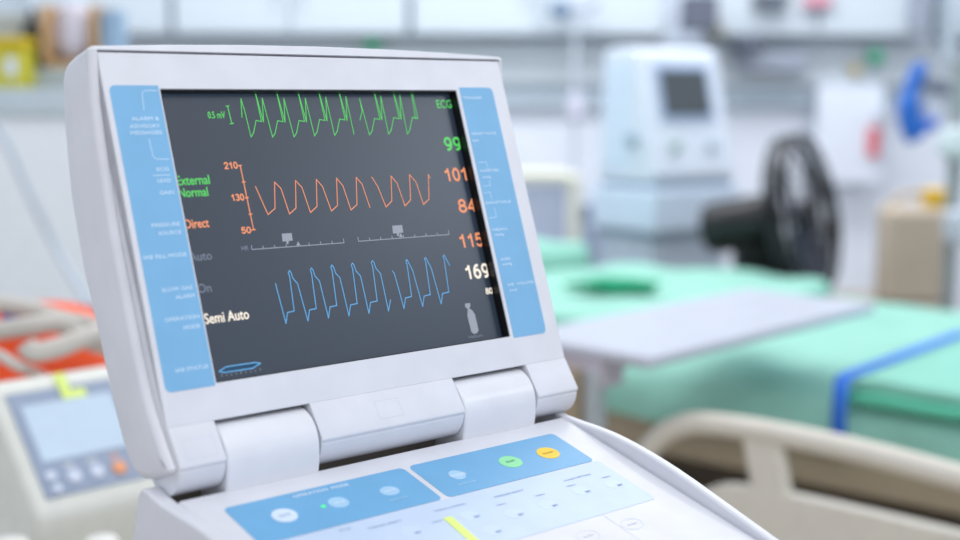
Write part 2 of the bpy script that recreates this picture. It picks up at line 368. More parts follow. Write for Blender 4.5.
for q in ((243.8, 182), (247, 197.7), (250.5, 214)): rs_px([(q[0]-1.5, q[1]+.2), (q[0]+1.5, q[1]-.2)], .8, G_ORANGE, 'scale_bar')
def ruler(x0, y0, x1, y1, k):
    pts = []
    for i in range(k+1):
        t = i/k; x, y = x0+(x1-x0)*t, y0+(y1-y0)*t; hh = 4 if i in (0, k) else 2.6
        pts += [(x, y), (x-.6, y-hh), (x, y)]
    rs_px(pts, .6, G_GREY, 'ruler')
ruler(252, 249.5, 344, 242.8, 8); ruler(358.5, 241.3, 449, 234.5, 8)
def marker(x, y):
    P = [MP(*q) for q in ((x-5.3, y-4.3), (x+4.7, y-5), (x+5.7, y+2.5), (x+1.8, y+3), (x+1.5, y+6), (x-.5, y+6), (x-.6, y+3.3), (x-4.5, y+3.5))]
    MB().add([SM(a, -7.6, c) for a, c in P], [tuple(range(8))]).build('marker', G_GREY, disp, smooth=False)
marker(287, 238); marker(397.5, 230)
for x, y in ((298.5, 245.6), (401, 237.3)):
    P = [MP(*q) for q in ((x-2, y), (x+2, y-.3), (x-.6, y-4.5))]; MB().add([SM(a, -7.58, c) for a, c in P], [(0, 1, 2)]).build('marker', G_GREY, disp, smooth=False)
tscreen('HR', 242, 250.5, 249, 246, G_DIM); 
tscreen('0.5 mV', 208.5, 118.3, 225.5, 111.5, G_GREEN, .1)
tscreen('External', 177, 185.3, 210, 176, G_GREEN, .15); tscreen('Normal', 179.5, 197.3, 208.5, 188.3, G_GREEN, .15)
tscreen('Direct', 186, 228.5, 209.5, 219.5, G_ORANGE, .2); tscreen('Auto', 190, 261.3, 212.5, 252.5, G_DIM, .15)
tscreen('On', 198.5, 293, 212, 284, G_DIM, .15); tscreen('Semi Auto', 205.5, 324, 250, 313.5, G_CREAM, .2)
number('210', 225, 169.3, 238, 162, G_ORANGE, 0.95); number('130', 232, 201.3, 244.5, 194, G_ORANGE, 0.95); number('50', 242.2, 234, 251.5, 227, G_ORANGE, 0.95)
tscreen('ECG', 437.5, 108, 452, 100, G_GREEN, .1); number('99', 446, 151, 462, 137, G_GREEN, 1.9)
number('101', 446, 182, 469, 168, G_ORANGE, 1.8); number('84', 460, 213, 477, 199, G_ORANGE, 1.8)
number('115', 461, 248.5, 484, 234, G_ORANGE, 1.8); number('169', 467, 280, 490.5, 265, G_CREAM, 2.0)
number('80', 486.5, 294.5, 493, 288, G_CREAM, 1.0)
# helium bottle icon
P = [(465, 303.5), (470.2, 303), (470.3, 306.5), (469.3, 308.5), (472.5, 310.5), (475, 314.5), (478.6, 330.5), (476.8, 333.3), (473.5, 333.8), (471.3, 331.8), (467.3, 315.5), (467.6, 311.5), (467.6, 308.8), (465.2, 307)]
MB().add([SM(a, -7.6, c) for a, c in [MP(*q) for q in P]], [tuple(range(len(P)))]).build('bottle_icon', G_GREY, disp, smooth=False)
tscreen('Helium', 469, 338.6, 483, 335.6, G_DIM, .05)
P = [(219, 371.5), (226, 366.8), (255, 362.5), (260.5, 363.3), (252.5, 368.3), (224.5, 372.5), (219, 371.5)]
MB().add([SM(a, -7.62, c) for a, c in [MP(*q) for q in P[:-1]]], [tuple(range(6))]).build('balloon_icon', G_DK, disp, smooth=False)
rs_px(P, .75, G_BLUE, 'balloon_icon', z=-7.55)
for i in range(9):
    x = 222+i*4.8; y = 376.6-i*.72; rs_px([(x, y), (x-.2, y-(2.4 if i in (0, 4, 8) else 1.4))], .4, G_GREY, 'tick_mark')

# strip lettering: right-aligned on the left strip (baseline point right-bottom px, width px)
def tst(s, px0, pyb, px1, ht, parent, m=LET_W):
    x0, v0 = MP(px0, pyb, .3); x1, _ = MP(px1, pyb-(px1-px0)*.07, .3)
    return text(s, x0, v0, x1-x0, ht, Sm, .32, m, 'caption', parent, .12)
for s, a, y, c in (('ALARM &', 132, 120.3, 159), ('ADVISORY', 130, 128, 160), ('MESSAGES', 131, 134.5, 162), ('ECG', 157, 171, 169),
                   ('LEAD', 158, 182.5, 171), ('GAIN', 160, 194.5, 174), ('PRESSURE', 152, 227.3, 180), ('SOURCE', 159, 235.2, 181.5),
                   ('IAB FILL MODE', 144, 259.5, 187), ('SLOW GAS', 162, 292, 193), ('ALARM', 176, 299, 195), ('OPERATION', 165, 322, 200),
                   ('MODE', 184, 329.5, 200.5), ('IAB STATUS', 176, 372.5, 209)):
    tst(s, a, y, c, 2.3, ls)
for pts in ([(157, 90.5), (145, 90.5), (142, 93), (144, 110)], [(149, 139), (153, 156), (156, 159), (169, 159)], [(153, 175.5), (170, 174.8)]):
    ribbon([MP(*q, .3) for q in pts], Sm, .3, .55, LET_W, 'caption', ls)
for s, a, y, c in (('TRIGGER', 463, 98.8, 482), ('HEART RATE', 472, 134.8, 496), ('bpm', 473, 141.5, 479), ('ASSISTED', 480, 172, 499), ('mmHg', 483, 178.3, 491),
                   ('DIASTOLE', 486, 204.2, 511), ('MEAN', 493, 231, 507), ('mmHg', 495, 236, 504), ('AUGM.', 501, 260.5, 511), ('mmHg', 503, 265.5, 512),
                   ('IAB  VOLUME', 508, 286, 534), ('ml', 510, 291.5, 517)):
    tst(s, a, y, c, 1.9, rs_)
for pts in ([(479, 162.5), (486, 162), (488.5, 170)], [(484, 186), (490.5, 185.5), (489, 180)], [(484, 193), (490, 192), (492, 199)], [(489, 218), (496.5, 217), (494.5, 208.5)]):
    ribbon([MP(*q, .3) for q in pts], Sm, .3, .5, LET_W, 'caption', rs_)

# keypad --------------------------------------------------
def kslab(x0, x1, v0, v1, m, name, r=4, z=.35): return slab(rrect(x0, x1, v0, v1, r), Sk, .02, z).build(name, m, console, smooth=False)
kp = kslab(17, 153.6, 5, 49.4, BLUEK, 'keypad_panel'); kr = kslab(158.4, 293.8, 5, 49.4, BLUEK, 'keypad_panel')
kl = kslab(17, 296.3, 50.6, 108, PALEK, 'keypad_panel', 3)
Y_BTN = mat('yellow_button', (250, 202, 28), .4); G_BTN = mat('green_button', (142, 226, 164), .4); W_BTN = mat('white_button', (214, 228, 244), .4); S_BTN = mat('pale_blue_button', (165, 205, 234), .4)
K_WH = mat('keypad_white', (200, 216, 239), .4)
def ell(cx, cv, rx, rv, m, parent, name='button', z=.6):
    return slab([(cx+rx*math.cos(t*math.pi/18), cv+rv*math.sin(t*math.pi/18)) for t in range(36)], Sk, .3, z).build(name, m, parent, smooth=False)
def kt(s, px, py, wd, ht, m, parent, z=.66, name='caption'):
    x, v = KP(px, py)       # centre of the word; letters read from the front edge
    t = lambda a, b, zz: SK(a, -b, zz)
    return text(s, x-wd/2, -v-ht/2, wd, ht, t, z, m, name, parent, .1)
def kb(px, py, rx, rv, m, parent, z=.6):
    x, v = KP(px, py); return ell(x, v, rx, rv, m, parent, z=z)
bt = kb(284.5, 516, 8.3, 7.6, W_BTN, kp); kt('AUTO', 284.5, 516, 8, 2.2, LET_G, bt)
bt = kb(338.5, 503, 7, 6.2, S_BTN, kp); kt('SEMI', 339, 503, 8, 2, W_BTN, bt)
bt = kb(389.5, 491.5, 7, 5.5, S_BTN, kp); kt('MANUAL', 390, 491, 9.5, 2.2, W_BTN, bt)
x, v = KP(323.3, 507); ell(x, v, 1.5, 1.5, G_LED, kp, 'status_light')
kt('OPERATION  MODE', 321, 491, 42, 2.9, W_BTN, kp, .45); kt('OPERATION', 398, 499, 15, 1.2, S_BTN, kp, .45)
bt = kb(457, 475.5, 6, 6, S_BTN, kr); kt('FREEZE', 458, 475.5, 13, 3, W_BTN, bt); kt('WAVE HOLD', 467, 483, 15, 1.6, S_BTN, kr, .45)
bt = kb(510.5, 462.3, 9, 7.8, G_BTN, kr); kt('START', 510.5, 462, 8, 1.9, mat('dark_green_print', (70, 140, 100), .5), bt)
bt = kb(548, 453.5, 9, 7.8, Y_BTN, kr); kt('STANDBY', 548, 453.5, 10, 1.9, mat('ochre_print', (190, 145, 25), .5), bt)
for px, py, s in ((577, 478, 'ALARM SETTING'), (509, 494, 'PRESSURE SELECT'), (450, 508, 'TIMING CONTROL'), (385, 525, 'TRIGGER SELECT'), (345, 530, 'ECG')):
    kt(s, px, py, 26 if s != 'ECG' else 8, 1.7, LET_W if s == 'x' else LET_G, kl, .4)
for px, py in ((586, 492), (553, 506), (618, 485.5), (519, 515), (475, 517), (497, 532), (416, 533)):
    bt = kb(px-5, py-1, 7, 5.5, K_WH, kl, .45); kt('SET', px+2, py, 5, 2, mat('blue_print', (100, 125, 170), .5) if 'blue_print' not in bpy.data.materials else bpy.data.materials['blue_print'], bt, .5)
for px, py in ((571, 486), (606, 477.5), (501, 505), (540, 495.5), (437, 522)): kt('MENU', px, py, 8, 1.4, LET_G, kl, .4)
# yellow-green tape
a = V3((*KP(447, 518), 0)); b_ = V3((*KP(486, 552), 0)); d = (b_-a).normalized(); nn = V3((-d.y, d.x, 0))*3.3
TAPE = mat('lime_tape', (226, 242, 130), .5)
tp = slab([(q.x, q.y) for q in (a+nn, a-nn, b_-nn, b_+nn)], Sk, .5, .75).build('tape_strip', TAPE, console, smooth=False)
for px, py in ((632, 524), (588, 536)):
    x, v = KP(px, py); pts = [(x+9*math.cos(t*math.pi/12), v+6*math.sin(t*math.pi/12)) for t in range(25)]
    ribbon(pts, Sk, .1, .5, OUTL, 'key_outline', console)
    kt('ALARM', px, py, 9, 1.6, OUTL, console, .12)
x0, v0 = KP(600, 513); ribbon([(x0, v0), (x0, v0+60)], Sk, .1, .5, OUTL, 'key_outline', console)

# ================================================================== LEFT DEVICE ON ITS TROLLEY
CREAM = mat('cream_plastic', (222, 222, 214), .45); CREAM_D = mat('cream_shell', (205, 206, 198), .5)
PNL = mat('slate_panel', (152, 164, 186), .35); LCD = mat('pale_lcd', (176, 190, 206), .12, emit=(180, 205, 220), es=.3)
def frame(O, yaw, tilt):      # x width, y up the slope, z out of the face
    W = V3((math.cos(yaw), math.sin(yaw), 0)); Hh = V3((-math.sin(yaw)*math.cos(tilt), math.cos(yaw)*math.cos(tilt), math.sin(tilt))); Nn = W.cross(Hh)
    M = Matrix((W, Hh, Nn)).transposed().to_4x4(); M.translation = O; return M
DO = V3((-.5076, 1.5, .767)); DY, DT = .7895, .8521
dev = thing('bedside_monitor', 'small cream bedside device with sloping pale screen and one orange key', 'medical device', (DO.x, DO.y, .66), DY)
Mi = Matrix.Translation((DO.x, DO.y, .66)) @ Matrix.Rotation(DY, 4, 'Z'); Mi = Mi.inverted()
FD = Mi @ frame(DO, DY, DT)
def fd(x, y, z): return FD @ V3((x, y, z))
# shell: side profile in (y,z) of local coordinates
c0 = fd(0, 0, 0); c1 = fd(0, .171, 0)
prof = [(c0.y-.004, c0.z-.004), (c0.y-.003, c0.z-.03), (c0.y+.01, .02), (c0.y+.20, .02), (c0.y+.20, c1.z-.02), (c1.y+.02, c1.z+.002), (c1.y, c1.z)]
MB().prism(prof, -.008, .170, lambda t, a, b: V3((t, a, b))).build('shell', CREAM, dev, bevel=.010, bseg=4)
pn = MB().box(.010, .152, .014, .158, 0, .003, FD).build('control_panel', PNL, dev, bevel=.001)
MB().box(.022, .142, .060, .138, .003, .0045, FD).build('screen', LCD, pn, smooth=False)
K1 = mat('grey_key', (214, 220, 236), .4); K2 = mat('orange_key', (242, 166, 120), .4)
for x, y, r, mm in ((.024, .040, .007, K1), (.052, .034, .009, K1), (.082, .034, .009, K1), (.112, .033, .009, K2), (.026, .023, .006, K1)):
    T = FD @ Matrix.Translation((x, y, .003))
    MB().lathe([(r, 0), (r, .003), (r*.8, .0045)], T, 20).build('orange_key' if mm is K2 else 'key', mm, dev)
for x in (.046, .076, .106): MB().box(x, x+.012, .049, .052, .003, .0034, FD).build('caption', K2 if x > .1 else CREAM, dev, smooth=False)
tb = MB(); tb.box(.078, .092, .138, .176, .0036, .0044, FD); tb.box(.078, .110, .138, .150, .0045, .0052, FD); tb.build('tape_strip', TAPE, dev, smooth=False)
for x in (.02, .14):
    MB().box(x-.016, x+.016, c0.y+.015, c0.y+.19, 0, .022).build('foot', CREAM_D, dev, bevel=.006)
# trolley
tr = thing('instrument_trolley', 'cream trolley under the small left device and orange bag', 'trolley', (-.66, 1.95, 0), DY)
tm = mat('trolley_enamel', (214, 214, 208), .5)
MB().box(-.30, .26, -.42, .38, .63, .66).build('shelf', tm, tr, bevel=.01)
MB().box(-.30, .26, -.42, .38, .20, .225).build('shelf', tm, tr, bevel=.01)
for x in (-.27, .23):
    for y in (-.39, .35): 
        MB().tube([(x, y, .07), (x, y, .632)], .014, 12).build('post', tm, tr)
        T = Matrix.Translation((x, y, .035)) @ Matrix.Rotation(math.pi/2, 4, 'Y')
        MB().lathe([(.02, -.012), (.035, -.01), (.035, .01), (.02, .012)], T, 20).build('castor', BLACK, tr)
# round cream knobs in front of the trolley device
KNB = mat('cream_knob', (226, 224, 218), .4)
for i, (px, py, r) in enumerate(((8, 543, .026), (102, 540, .022))):
    P = at(px, py, 1.43 if i == 0 else 1.47); 
    T = Matrix.Translation((P.x, P.y, P.z-.03)) @ Matrix.Rotation(0, 4, 'X')
    o = MB().lathe([(r*.7, -(P.z-.03-.66)), (r*.75, 0), (r, .008), (r*1.02, .022), (r*.8, .032), (r*.3, .036)], T, 24).build('round_knob', KNB)
    tag(o, ['round cream cap at the lower left corner of the picture', 'round cream cap between the small left device and the console'][i], 'cap', 'cream caps on the left trolley')
# orange bag, heaped
ORG = mat('orange_fabric', (250, 86, 30), .6, bump=.6, scale=30)
def blob(mb, c, rx, ry, rz, seed, amp=.25, nu=28, nv=16, rz_=0):
    rnd = random.Random(seed); ph = [rnd.uniform(0, 6.28) for _ in range(6)]
    vs = []; R3 = Matrix.Rotation(rz_, 3, 'Z')
    for j in range(nv+1):
        th = math.pi*j/nv
        for i in range(nu):
            a = 2*math.pi*i/nu
            k = 1+amp*(.4*math.sin(3*a+ph[0]+2*th)+.3*math.sin(5*a+ph[1]-3*th)+.3*math.sin(4*th+ph[2]+a))*math.sin(th)
            sq = lambda v, e: math.copysign(abs(v)**e, v)
            p = V3((rx*k*math.sin(th)**.7*math.cos(a), ry*k*math.sin(th)**.7*math.sin(a), rz*k*sq(math.cos(th), .8)))
            vs.append(V3(c)+R3 @ p)
    fs = []
    for j in range(nv):
        fs += [(j*nu+i, j*nu+(i+1) % nu, (j+1)*nu+(i+1) % nu, (j+1)*nu+i) for i in range(nu)]
    return mb.add(vs, fs)
SH = .66
P = at(25, 352, 1.98)
bagt = blob(MB(), (P.x-.03, P.y, .66+.142), .20, .15, .135, 3, .3, rz_=.3).build('orange_bag', ORG, sub=1)
tag(bagt, 'orange fabric bag lying under thick grey hoses behind the small left device', 'bag')
HOSE = mat('grey_beige_hose', (196, 190, 182), .55)
def curve_pts(ps, k=8):
    out = []; n = len(ps)
    for i in range(n-1):
        p0, p1, p2, p3 = V3(ps[max(i-1, 0)]), V3(ps[i]), V3(ps[i+1]), V3(ps[min(i+2, n-1)])
        for j in range(k):
            t = j/k; out.append(.5*((2*p1)+(-p0+p2)*t+(2*p0-5*p1+4*p2-p3)*t*t+(-p0+3*p1-3*p2+p3)*t**3))
    out.append(V3(ps[-1])); return out
def hose(name, pix, r, m, label, cat, group=None):
    o = MB().tube(curve_pts([at(*q) for q in pix]), r, 14).build(name, m); return tag(o, label, cat, group)
hose('padded_hose', [(-60, 330, 1.82), (-15, 306, 1.84), (25, 308, 1.86), (62, 318, 1.88), (100, 328, 1.92), (135, 352, 2.0)], .0125, HOSE, 'uppermost grey padded hose looping over the orange bag', 'hose', 'padded hoses over the orange bag')
hose('padded_hose', [(-60, 340, 1.76), (-10, 332, 1.76), (30, 326, 1.77), (60, 324, 1.80), (95, 343, 1.84), (130, 350, 1.86)], .0135, HOSE, 'middle grey padded hose crossing the orange bag', 'hose', 'padded hoses over the orange bag')
hose('padded_hose', [(26, 344, 1.70), (34, 352, 1.70), (60, 347, 1.72), (90, 336, 1.76), (125, 330, 1.84)], .0135, HOSE, 'short grey padded hose ending on the orange bag front', 'hose', 'padded hoses over the orange bag')
hose('padded_hose', [(-60, 345, 1.68), (-10, 352, 1.68), (18, 366, 1.68), (28, 370, 1.72), (42, 376, 1.80)], .007, HOSE, 'lowest and thinnest grey hose at the left edge over the orange bag', 'hose', 'padded hoses over the orange bag')
P = at(17, 317, 1.9)
tag(blob(MB(), P, .022, .018, .012, 8, .1).build('blue_connector', mat('violet_blue', (70, 60, 170), .5)), 'small violet-blue connector between the grey hoses', 'connector')
P = at(78, 322, 2.6)
dk = MB().box(P.x-.11, P.x+.14, P.y-.1, P.y+.1, .66, P.z+.022).build('equipment_box', mat('dark_grey_box', (95, 100, 106), .5), bevel=.01)
tag(dk, 'dark grey equipment box behind the hoses beside the white console', 'box')
st = MB(); st.box(P.x-.14, P.x+.17, P.y-.13, P.y+.13, .63, .66)
for sx in (-.12, .15):
    for sy in (-.11, .11): st.box(P.x+sx-.012, P.x+sx+.012, P.y+sy-.012, P.y+sy+.012, 0, .632)
tag(st.build('side_stand', tm), 'low stand under the dark grey box', 'stand')

# ================================================================== BED
BA = V3((-.766, .643, 0)); BP = V3((.643, .766, 0))          # along the bed (towards the far left) and across it
BO = V3((.83, 2.24, 0))                                      # near edge of mattress top at the right of the view
def bedF(s, t, z): return BO + BA*s + BP*t + V3((0, 0, z))
bed = thing('hospital_bed', 'hospital bed with green sheets and beige rails behind the console', 'bed', (BO.x, BO.y, 0))
def L(p): return V3(p)-V3((BO.x, BO.y, 0))
def bF(s, t, z): return L(bedF(s, t, z))
SHEET = mat('green_sheet', (146, 202, 186), .8, bump=.5, scale=9, var=.05); SHEET_D = mat('green_fold', (16, 150, 108), .8)
BEIGE = mat('beige_rail', (216, 210, 198), .45); FRAMEM = mat('bed_frame_brown', (165, 152, 130), .6)
# mattress with its draped sheet: rounded cross-section swept along the bed with slight wrinkles
def mattress(s0, s1, t0, t1, z0, z1, r, name, m, parent, seed=1, amp=.006, ns=60, F=bF):
    sec = []
    for (ct, cz, a0) in ((t0+r, z1-r, 180), (t1-r, z1-r, 90)):
        sec += [(ct+r*math.cos(math.radians(a0-90*i/6)), cz+r*math.sin(math.radians(a0-90*i/6))) for i in range(7)]
    top = [(t0+r+(t1-t0-2*r)*i/14, z1) for i in range(1, 14)]
    sidel = [(t0, z0+(z1-r-z0)*i/6) for i in range(6)]; sider = [(t1, z1-r-(z1-r-z0)*i/6) for i in range(1, 7)]
    sec = sidel + sec[:7] + top + sec[7:] + sider; k = len(sec); rnd = random.Random(seed); ph = [rnd.uniform(0, 6.28) for _ in range(8)]
    vs = []
    for j in range(ns+1):
        s = s0+(s1-s0)*j/ns; e = min(1, min(j, ns-j)/2+.0); sh = (1-e)*r*.6
        for i, (t, z) in enumerate(sec):
            wv = amp*(math.sin(9*s+7*t+ph[0])+.7*math.sin(21*s-11*t+ph[1])+.5*math.sin(33*s+25*z*2+ph[2])+.6*math.sin(14*t-5*s+ph[3]))
            tt = t + (wv if i < 8 else -wv if i > k-9 else 0) + (sh if t < (t0+t1)/2 else -sh); zz = z + (wv if z > z1-.01 else 0) - sh*(1 if z > z1-r else 0)
            vs.append(F(s, tt, zz))
    fs = [tuple(range(k)), tuple(range(ns*k, ns*k+k))[::-1]]
    for j in range(ns): fs += [(j*k+i, j*k+(i+1) % k, (j+1)*k+(i+1) % k, (j+1)*k+i) for i in range(k)]
    return MB().add(vs, fs).build(name, m, parent, ang=60)
mattress(-.75, 2.1, 0, 1.20, .595, .695, .075, 'mattress', SHEET, bed)
MB().prism([(0.02, .52), (1.18, .52), (1.18, .60), (.02, .60)], -.75, 2.1, lambda t, a, b: bF(t, a, b)).build('bed_base', FRAMEM, bed, bevel=.008)
MB().prism([(.15, .22), (.97, .22), (.97, .34), (.15, .34)], -.5, 1.8, lambda t, a, b: bF(t, a, b)).build('under_frame', FRAMEM, bed, bevel=.01)
for s in (-.4, 1.6):
    for t in (.25, .87):
        MB().tube([bF(s, t, .08), bF(s, t, .51)], .025, 12).build('leg', FRAMEM, bed)
        T = Matrix.Translation(bF(s, t, .06)) @ Matrix.Rotation(math.pi/2, 4, 'Y'); MB().lathe([(.03, -.015), (.06, -.012), (.06, .012), (.03, .015)], T, 20).build('castor', BLACK, bed)
# side rail: rounded frame of beige tube with panel and posts, standing off the near side
RT = -.40
def rl(px, py):       # a point of the rail plane
    d = ray(px, py); O = bedF(0, RT, 0); k = (O-CAM).dot(BP)/d.dot(BP); return L(CAM+d*k)
rail = curve_pts([rl(*q) for q in ((640, 462), (660, 437), (690, 424), (730, 426), (800, 438), (880, 456), (960, 477), (1080, 508))], 8)
mr = MB(); mr.tube(rail, .0185, 16)
rr = mr.build('side_rail', BEIGE, bed)
lo = curve_pts([rl(*q) for q in ((665, 560), (680, 510), (712, 487), (750, 486), (830, 502), (960, 532), (1080, 562))], 8)
pm = MB(); nlo = len(lo); vs = []
for p_ in lo:
    for off in (-.014, .014):
        for zz in (0, -.13): vs.append(p_+BP*off+V3((0, 0, zz)))
fs = [(0, 1, 3, 2), tuple((nlo-1)*4+i for i in (0, 2, 3, 1))]
for i in range(nlo-1):
    b0 = i*4; b1 = b0+4; fs += [(b0, b1, b1+1, b0+1), (b0+2, b0+3, b1+3, b1+2), (b0, b0+2, b1+2, b1), (b0+1, b1+1, b1+3, b0+3)]
pm.add(vs, fs).build('rail_panel', BEIGE, rr, bevel=.009)
for a, b2, r in (((764, 432), (776, 500), .024), ((1050, 500), (1060, 565), .024)):
    A1, B1 = rl(*a), rl(*b2); mb = MB(); d = BA*-.028
    mb.add([A1-d*1.3+BP*.012, A1+d+BP*.012, B1+d+BP*.012, B1-d*1.3+BP*.012, A1-d*1.3-BP*.012, A1+d-BP*.012, B1+d-BP*.012, B1-d*1.3-BP*.012],
           [(0, 1, 2, 3), (7, 6, 5, 4), (0, 4, 5, 1), (1, 5, 6, 2), (2, 6, 7, 3), (3, 7, 4, 0)]).build('rail_post', BEIGE, rr, bevel=.006)
for s in (.05, -.5):
    MB().tube([bF(s, RT, .30), bF(s, RT, .40)], .015, 10).build('rail_bracket', FRAMEM, rr); MB().tube([bF(s, RT, .31), bF(s, .2, .31)], .015, 10).build('rail_bracket', FRAMEM, rr)

# folded blankets with blue edging on the bed
FOLD = [mat('mint_blanket', (138, 202, 184), .85, bump=.3, scale=20), mat('jade_blanket', (92, 190, 158), .85, bump=.3, scale=20)]
BLUE = mat('blue_edging', (50, 120, 232), .7)
for i, (z0, z1) in enumerate(((.697, .718), (.720, .741))):
    o = mattress(-.62, .225-.012*i, .012*i+.0, .62, z0, z1, .0104, 'folded_blanket', FOLD[(i+1) % 2], None, 5+i, .0012, 30, F=bedF)
    tag(o, ['lower folded green blanket lying on the bed at the right', 'top folded green blanket with a blue edge on the bed at the right'][i], 'blanket', 'folded blankets on the bed')
    if i == 1:
        z = z1+.003; path = [(-.012, .60), (-.012, .70), (-.006, z-.008), (.02, z)] + [(.05+.55*k/10, z) for k in range(11)]
        mb = MB(); vs = []
        for t, zz in path: vs += [bedF(.235, t, zz), bedF(.208, t, zz)]
        mb.add(vs, [(2*k, 2*k+1, 2*k+3, 2*k+2) for k in range(len(path)-1)])
        e_ = mb.build('blue_edging', BLUE, o); sm_ = e_.modifiers.new('solid', 'SOLIDIFY'); sm_.thickness = .004
# heaped green blanket and pillow at the far left of the bed
bl = mattress(.80, 1.55, .20, 1.19, .70, .738, .018, 'heaped_blanket', SHEET, None, 11, .005, 50, F=bedF)
tag(bl, 'crumpled green blanket spread on the bed beyond the overbed table', 'blanket')
P = at(618, 288, 3.45)
hpo = blob(MB(), (P.x, P.y, .757), .11, .05, .018, 21, .4, rz_=-.25).build('rolled_cloth', SHEET_D)
tag(hpo, 'rolled deep green cloth beside the console screen edge', 'cloth')
bm_ext = mattress(1.58, 2.05, .10, 1.15, .70, .80, .045, 'bed_pillow', SHEET, None, 31, .006, 30, F=bedF)
tag(bm_ext, 'raised green pillow at the far end of the bed behind the console', 'pillow')

# overbed table
TBL = thing('overbed_table', 'white overbed table standing across the green bed', 'table', (.20, 2.25, 0))
tdir = V3((.685, .728, 0)); tper = V3((-.728, .685, 0)); TO = V3((.267, 2.07, 0)); TL_ = V3((.20, 2.25, 0))
def tF(a, b, z): return TO + tdir*a + tper*b + V3((0, 0, z)) - TL_
TW = mat('table_white', (190, 194, 207), .35); TE = mat('table_edge', (205, 208, 216), .4)
MB().add([tF(a, b, z) for z in (.818, .84) for b in (0, .30) for a in (0, .765)], [(0, 2, 3, 1), (4, 5, 7, 6), (0, 1, 5, 4), (2, 6, 7, 3), (0, 4, 6, 2), (1, 3, 7, 5)]).build('tabletop', TW, TBL, bevel=.009, bseg=3)
tube_m = mat('table_frame_beige', (160, 145, 122), .5); pst = mat('table_post', (180, 190, 196), .3, metal=.3)
def tbox(a0, a1, b0, b1, z0, z1, name, m, bev=.005):
    MB().add([tF(a, b, z) for z in (z0, z1) for b in (b0, b1) for a in (a0, a1)], [(0, 2, 3, 1), (4, 5, 7, 6), (0, 1, 5, 4), (2, 6, 7, 3), (0, 4, 6, 2), (1, 3, 7, 5)]).build(name, m, TBL, bevel=bev)
tbox(.03, .60, .12, .17, .79, .819, 'under_rail', tube_m)
tbox(.005, .07, .10, .24, .77, .819, 'mount', mat('pink_grey', (196, 188, 200), .5))
tbox(-.005, .03, .105, .13, .08, .80, 'post', pst); tbox(-.02, .045, .132, .21, .08, .80, 'column', tube_m)
tbox(.0, .60, .16, .22, .03, .08, 'base_bar', tube_m); tbox(.0, .06, .0, .38, .03, .08, 'base_bar', tube_m)

# ================================================================== VENTILATOR
VO = V3((.628, 4.4, 0)); VY = .62
ven = thing('ventilator', 'tall pale blue ventilator with small dark tilted screen against the back wall', 'medical machine', (VO.x, VO.y, 0), VY)
VB = mat('ventilator_blue', (206, 220, 238), .45); VW = mat('ventilator_white', (214, 222, 235), .4); VD = mat('ventilator_gap', (150, 168, 184), .5)
B = lambda x0, x1, y0, y1, z0, z1, name, m, par=ven, bev=.01: MB().box(x0, x1, y0, y1, z0, z1).build(name, m, par, bevel=bev)
# head: side profile (y,z), front face leaning back
hd = [(-.005, .98), (.095, 1.39), (.13, 1.405), (.24, 1.405), (.26, 1.385), (.28, .96), (.02, .96)]
MB().prism(hd, -.075, .30, lambda t, a, b: V3((t, a, b))).build('head_unit', VW, ven, bevel=.022, bseg=4)
B(-.078, -.070, .12, .25, 1.0, 1.36, 'side_panel', VB, bev=.003)
def vf(x, h_, o): # point on sloping front
    t = (h_-.98)/(1.405-.98); return V3((x, -.005+.105*t-o, h_))
def vslab(x0, x1, z0, z1, o0, o1, name, m, par=ven):
    sk = .0
    return MB().add([vf(x, z, o) for o in (o0, o1) for z in (z0, z1) for x in (x0, x1)], [(0, 1, 3, 2), (4, 6, 7, 5), (0, 4, 5, 1), (2, 3, 7, 6), (0, 2, 6, 4), (1, 5, 7, 3)]).build(name, m, par, bevel=.002)
vslab(-.012, .232, 1.165, 1.352, .006, .012, 'screen_frame', mat('frame_blue', (170, 190, 222), .4))
vslab(.002, .215, 1.180, 1.334, .0, .016, 'screen', mat('dark_lcd', (70, 76, 80), .35))
for x in (.03, .20):
    T = Matrix.Translation(vf(x, 1.08, .004)) @ Matrix.Rotation(math.pi/2-.24, 4, 'X'); MB().lathe([(.018, -.004), (.018, .016), (.013, .02)], T, 20).build('knob', mat('knob_green_grey' if x < .1 else 'knob_grey', (150, 180, 170) if x < .1 else (180, 195, 205), .5), ven)
B(-.06, .29, .0, .28, .938, .962, 'gap', VD, bev=.003); B(-.09, .31, -.02, .30, .80, .94, 'drawer', VB)
B(-.07, .29, .0, .29, .775, .802, 'gap', VD, bev=.003); B(-.06, .28, .02, .28, .12, .78, 'cabinet', mat('ventilator_cabinet', (192, 204, 220), .5))
T = Matrix.Translation((-.079, .10, 1.10)) @ Matrix.Rotation(math.pi/2, 4, 'Y'); MB().lathe([(.02, -.02), (.02, .004)], T, 16).build('knob', VD, ven)
for x in (-.03, .22):
    for y in (.05, .25):
        T = Matrix.Translation((x, y, .06)) @ Matrix.Rotation(math.pi/2, 4, 'Y'); MB().lathe([(.03, -.015), (.06, -.012), (.06, .012), (.03, .015)], T, 20).build('castor', BLACK, ven)

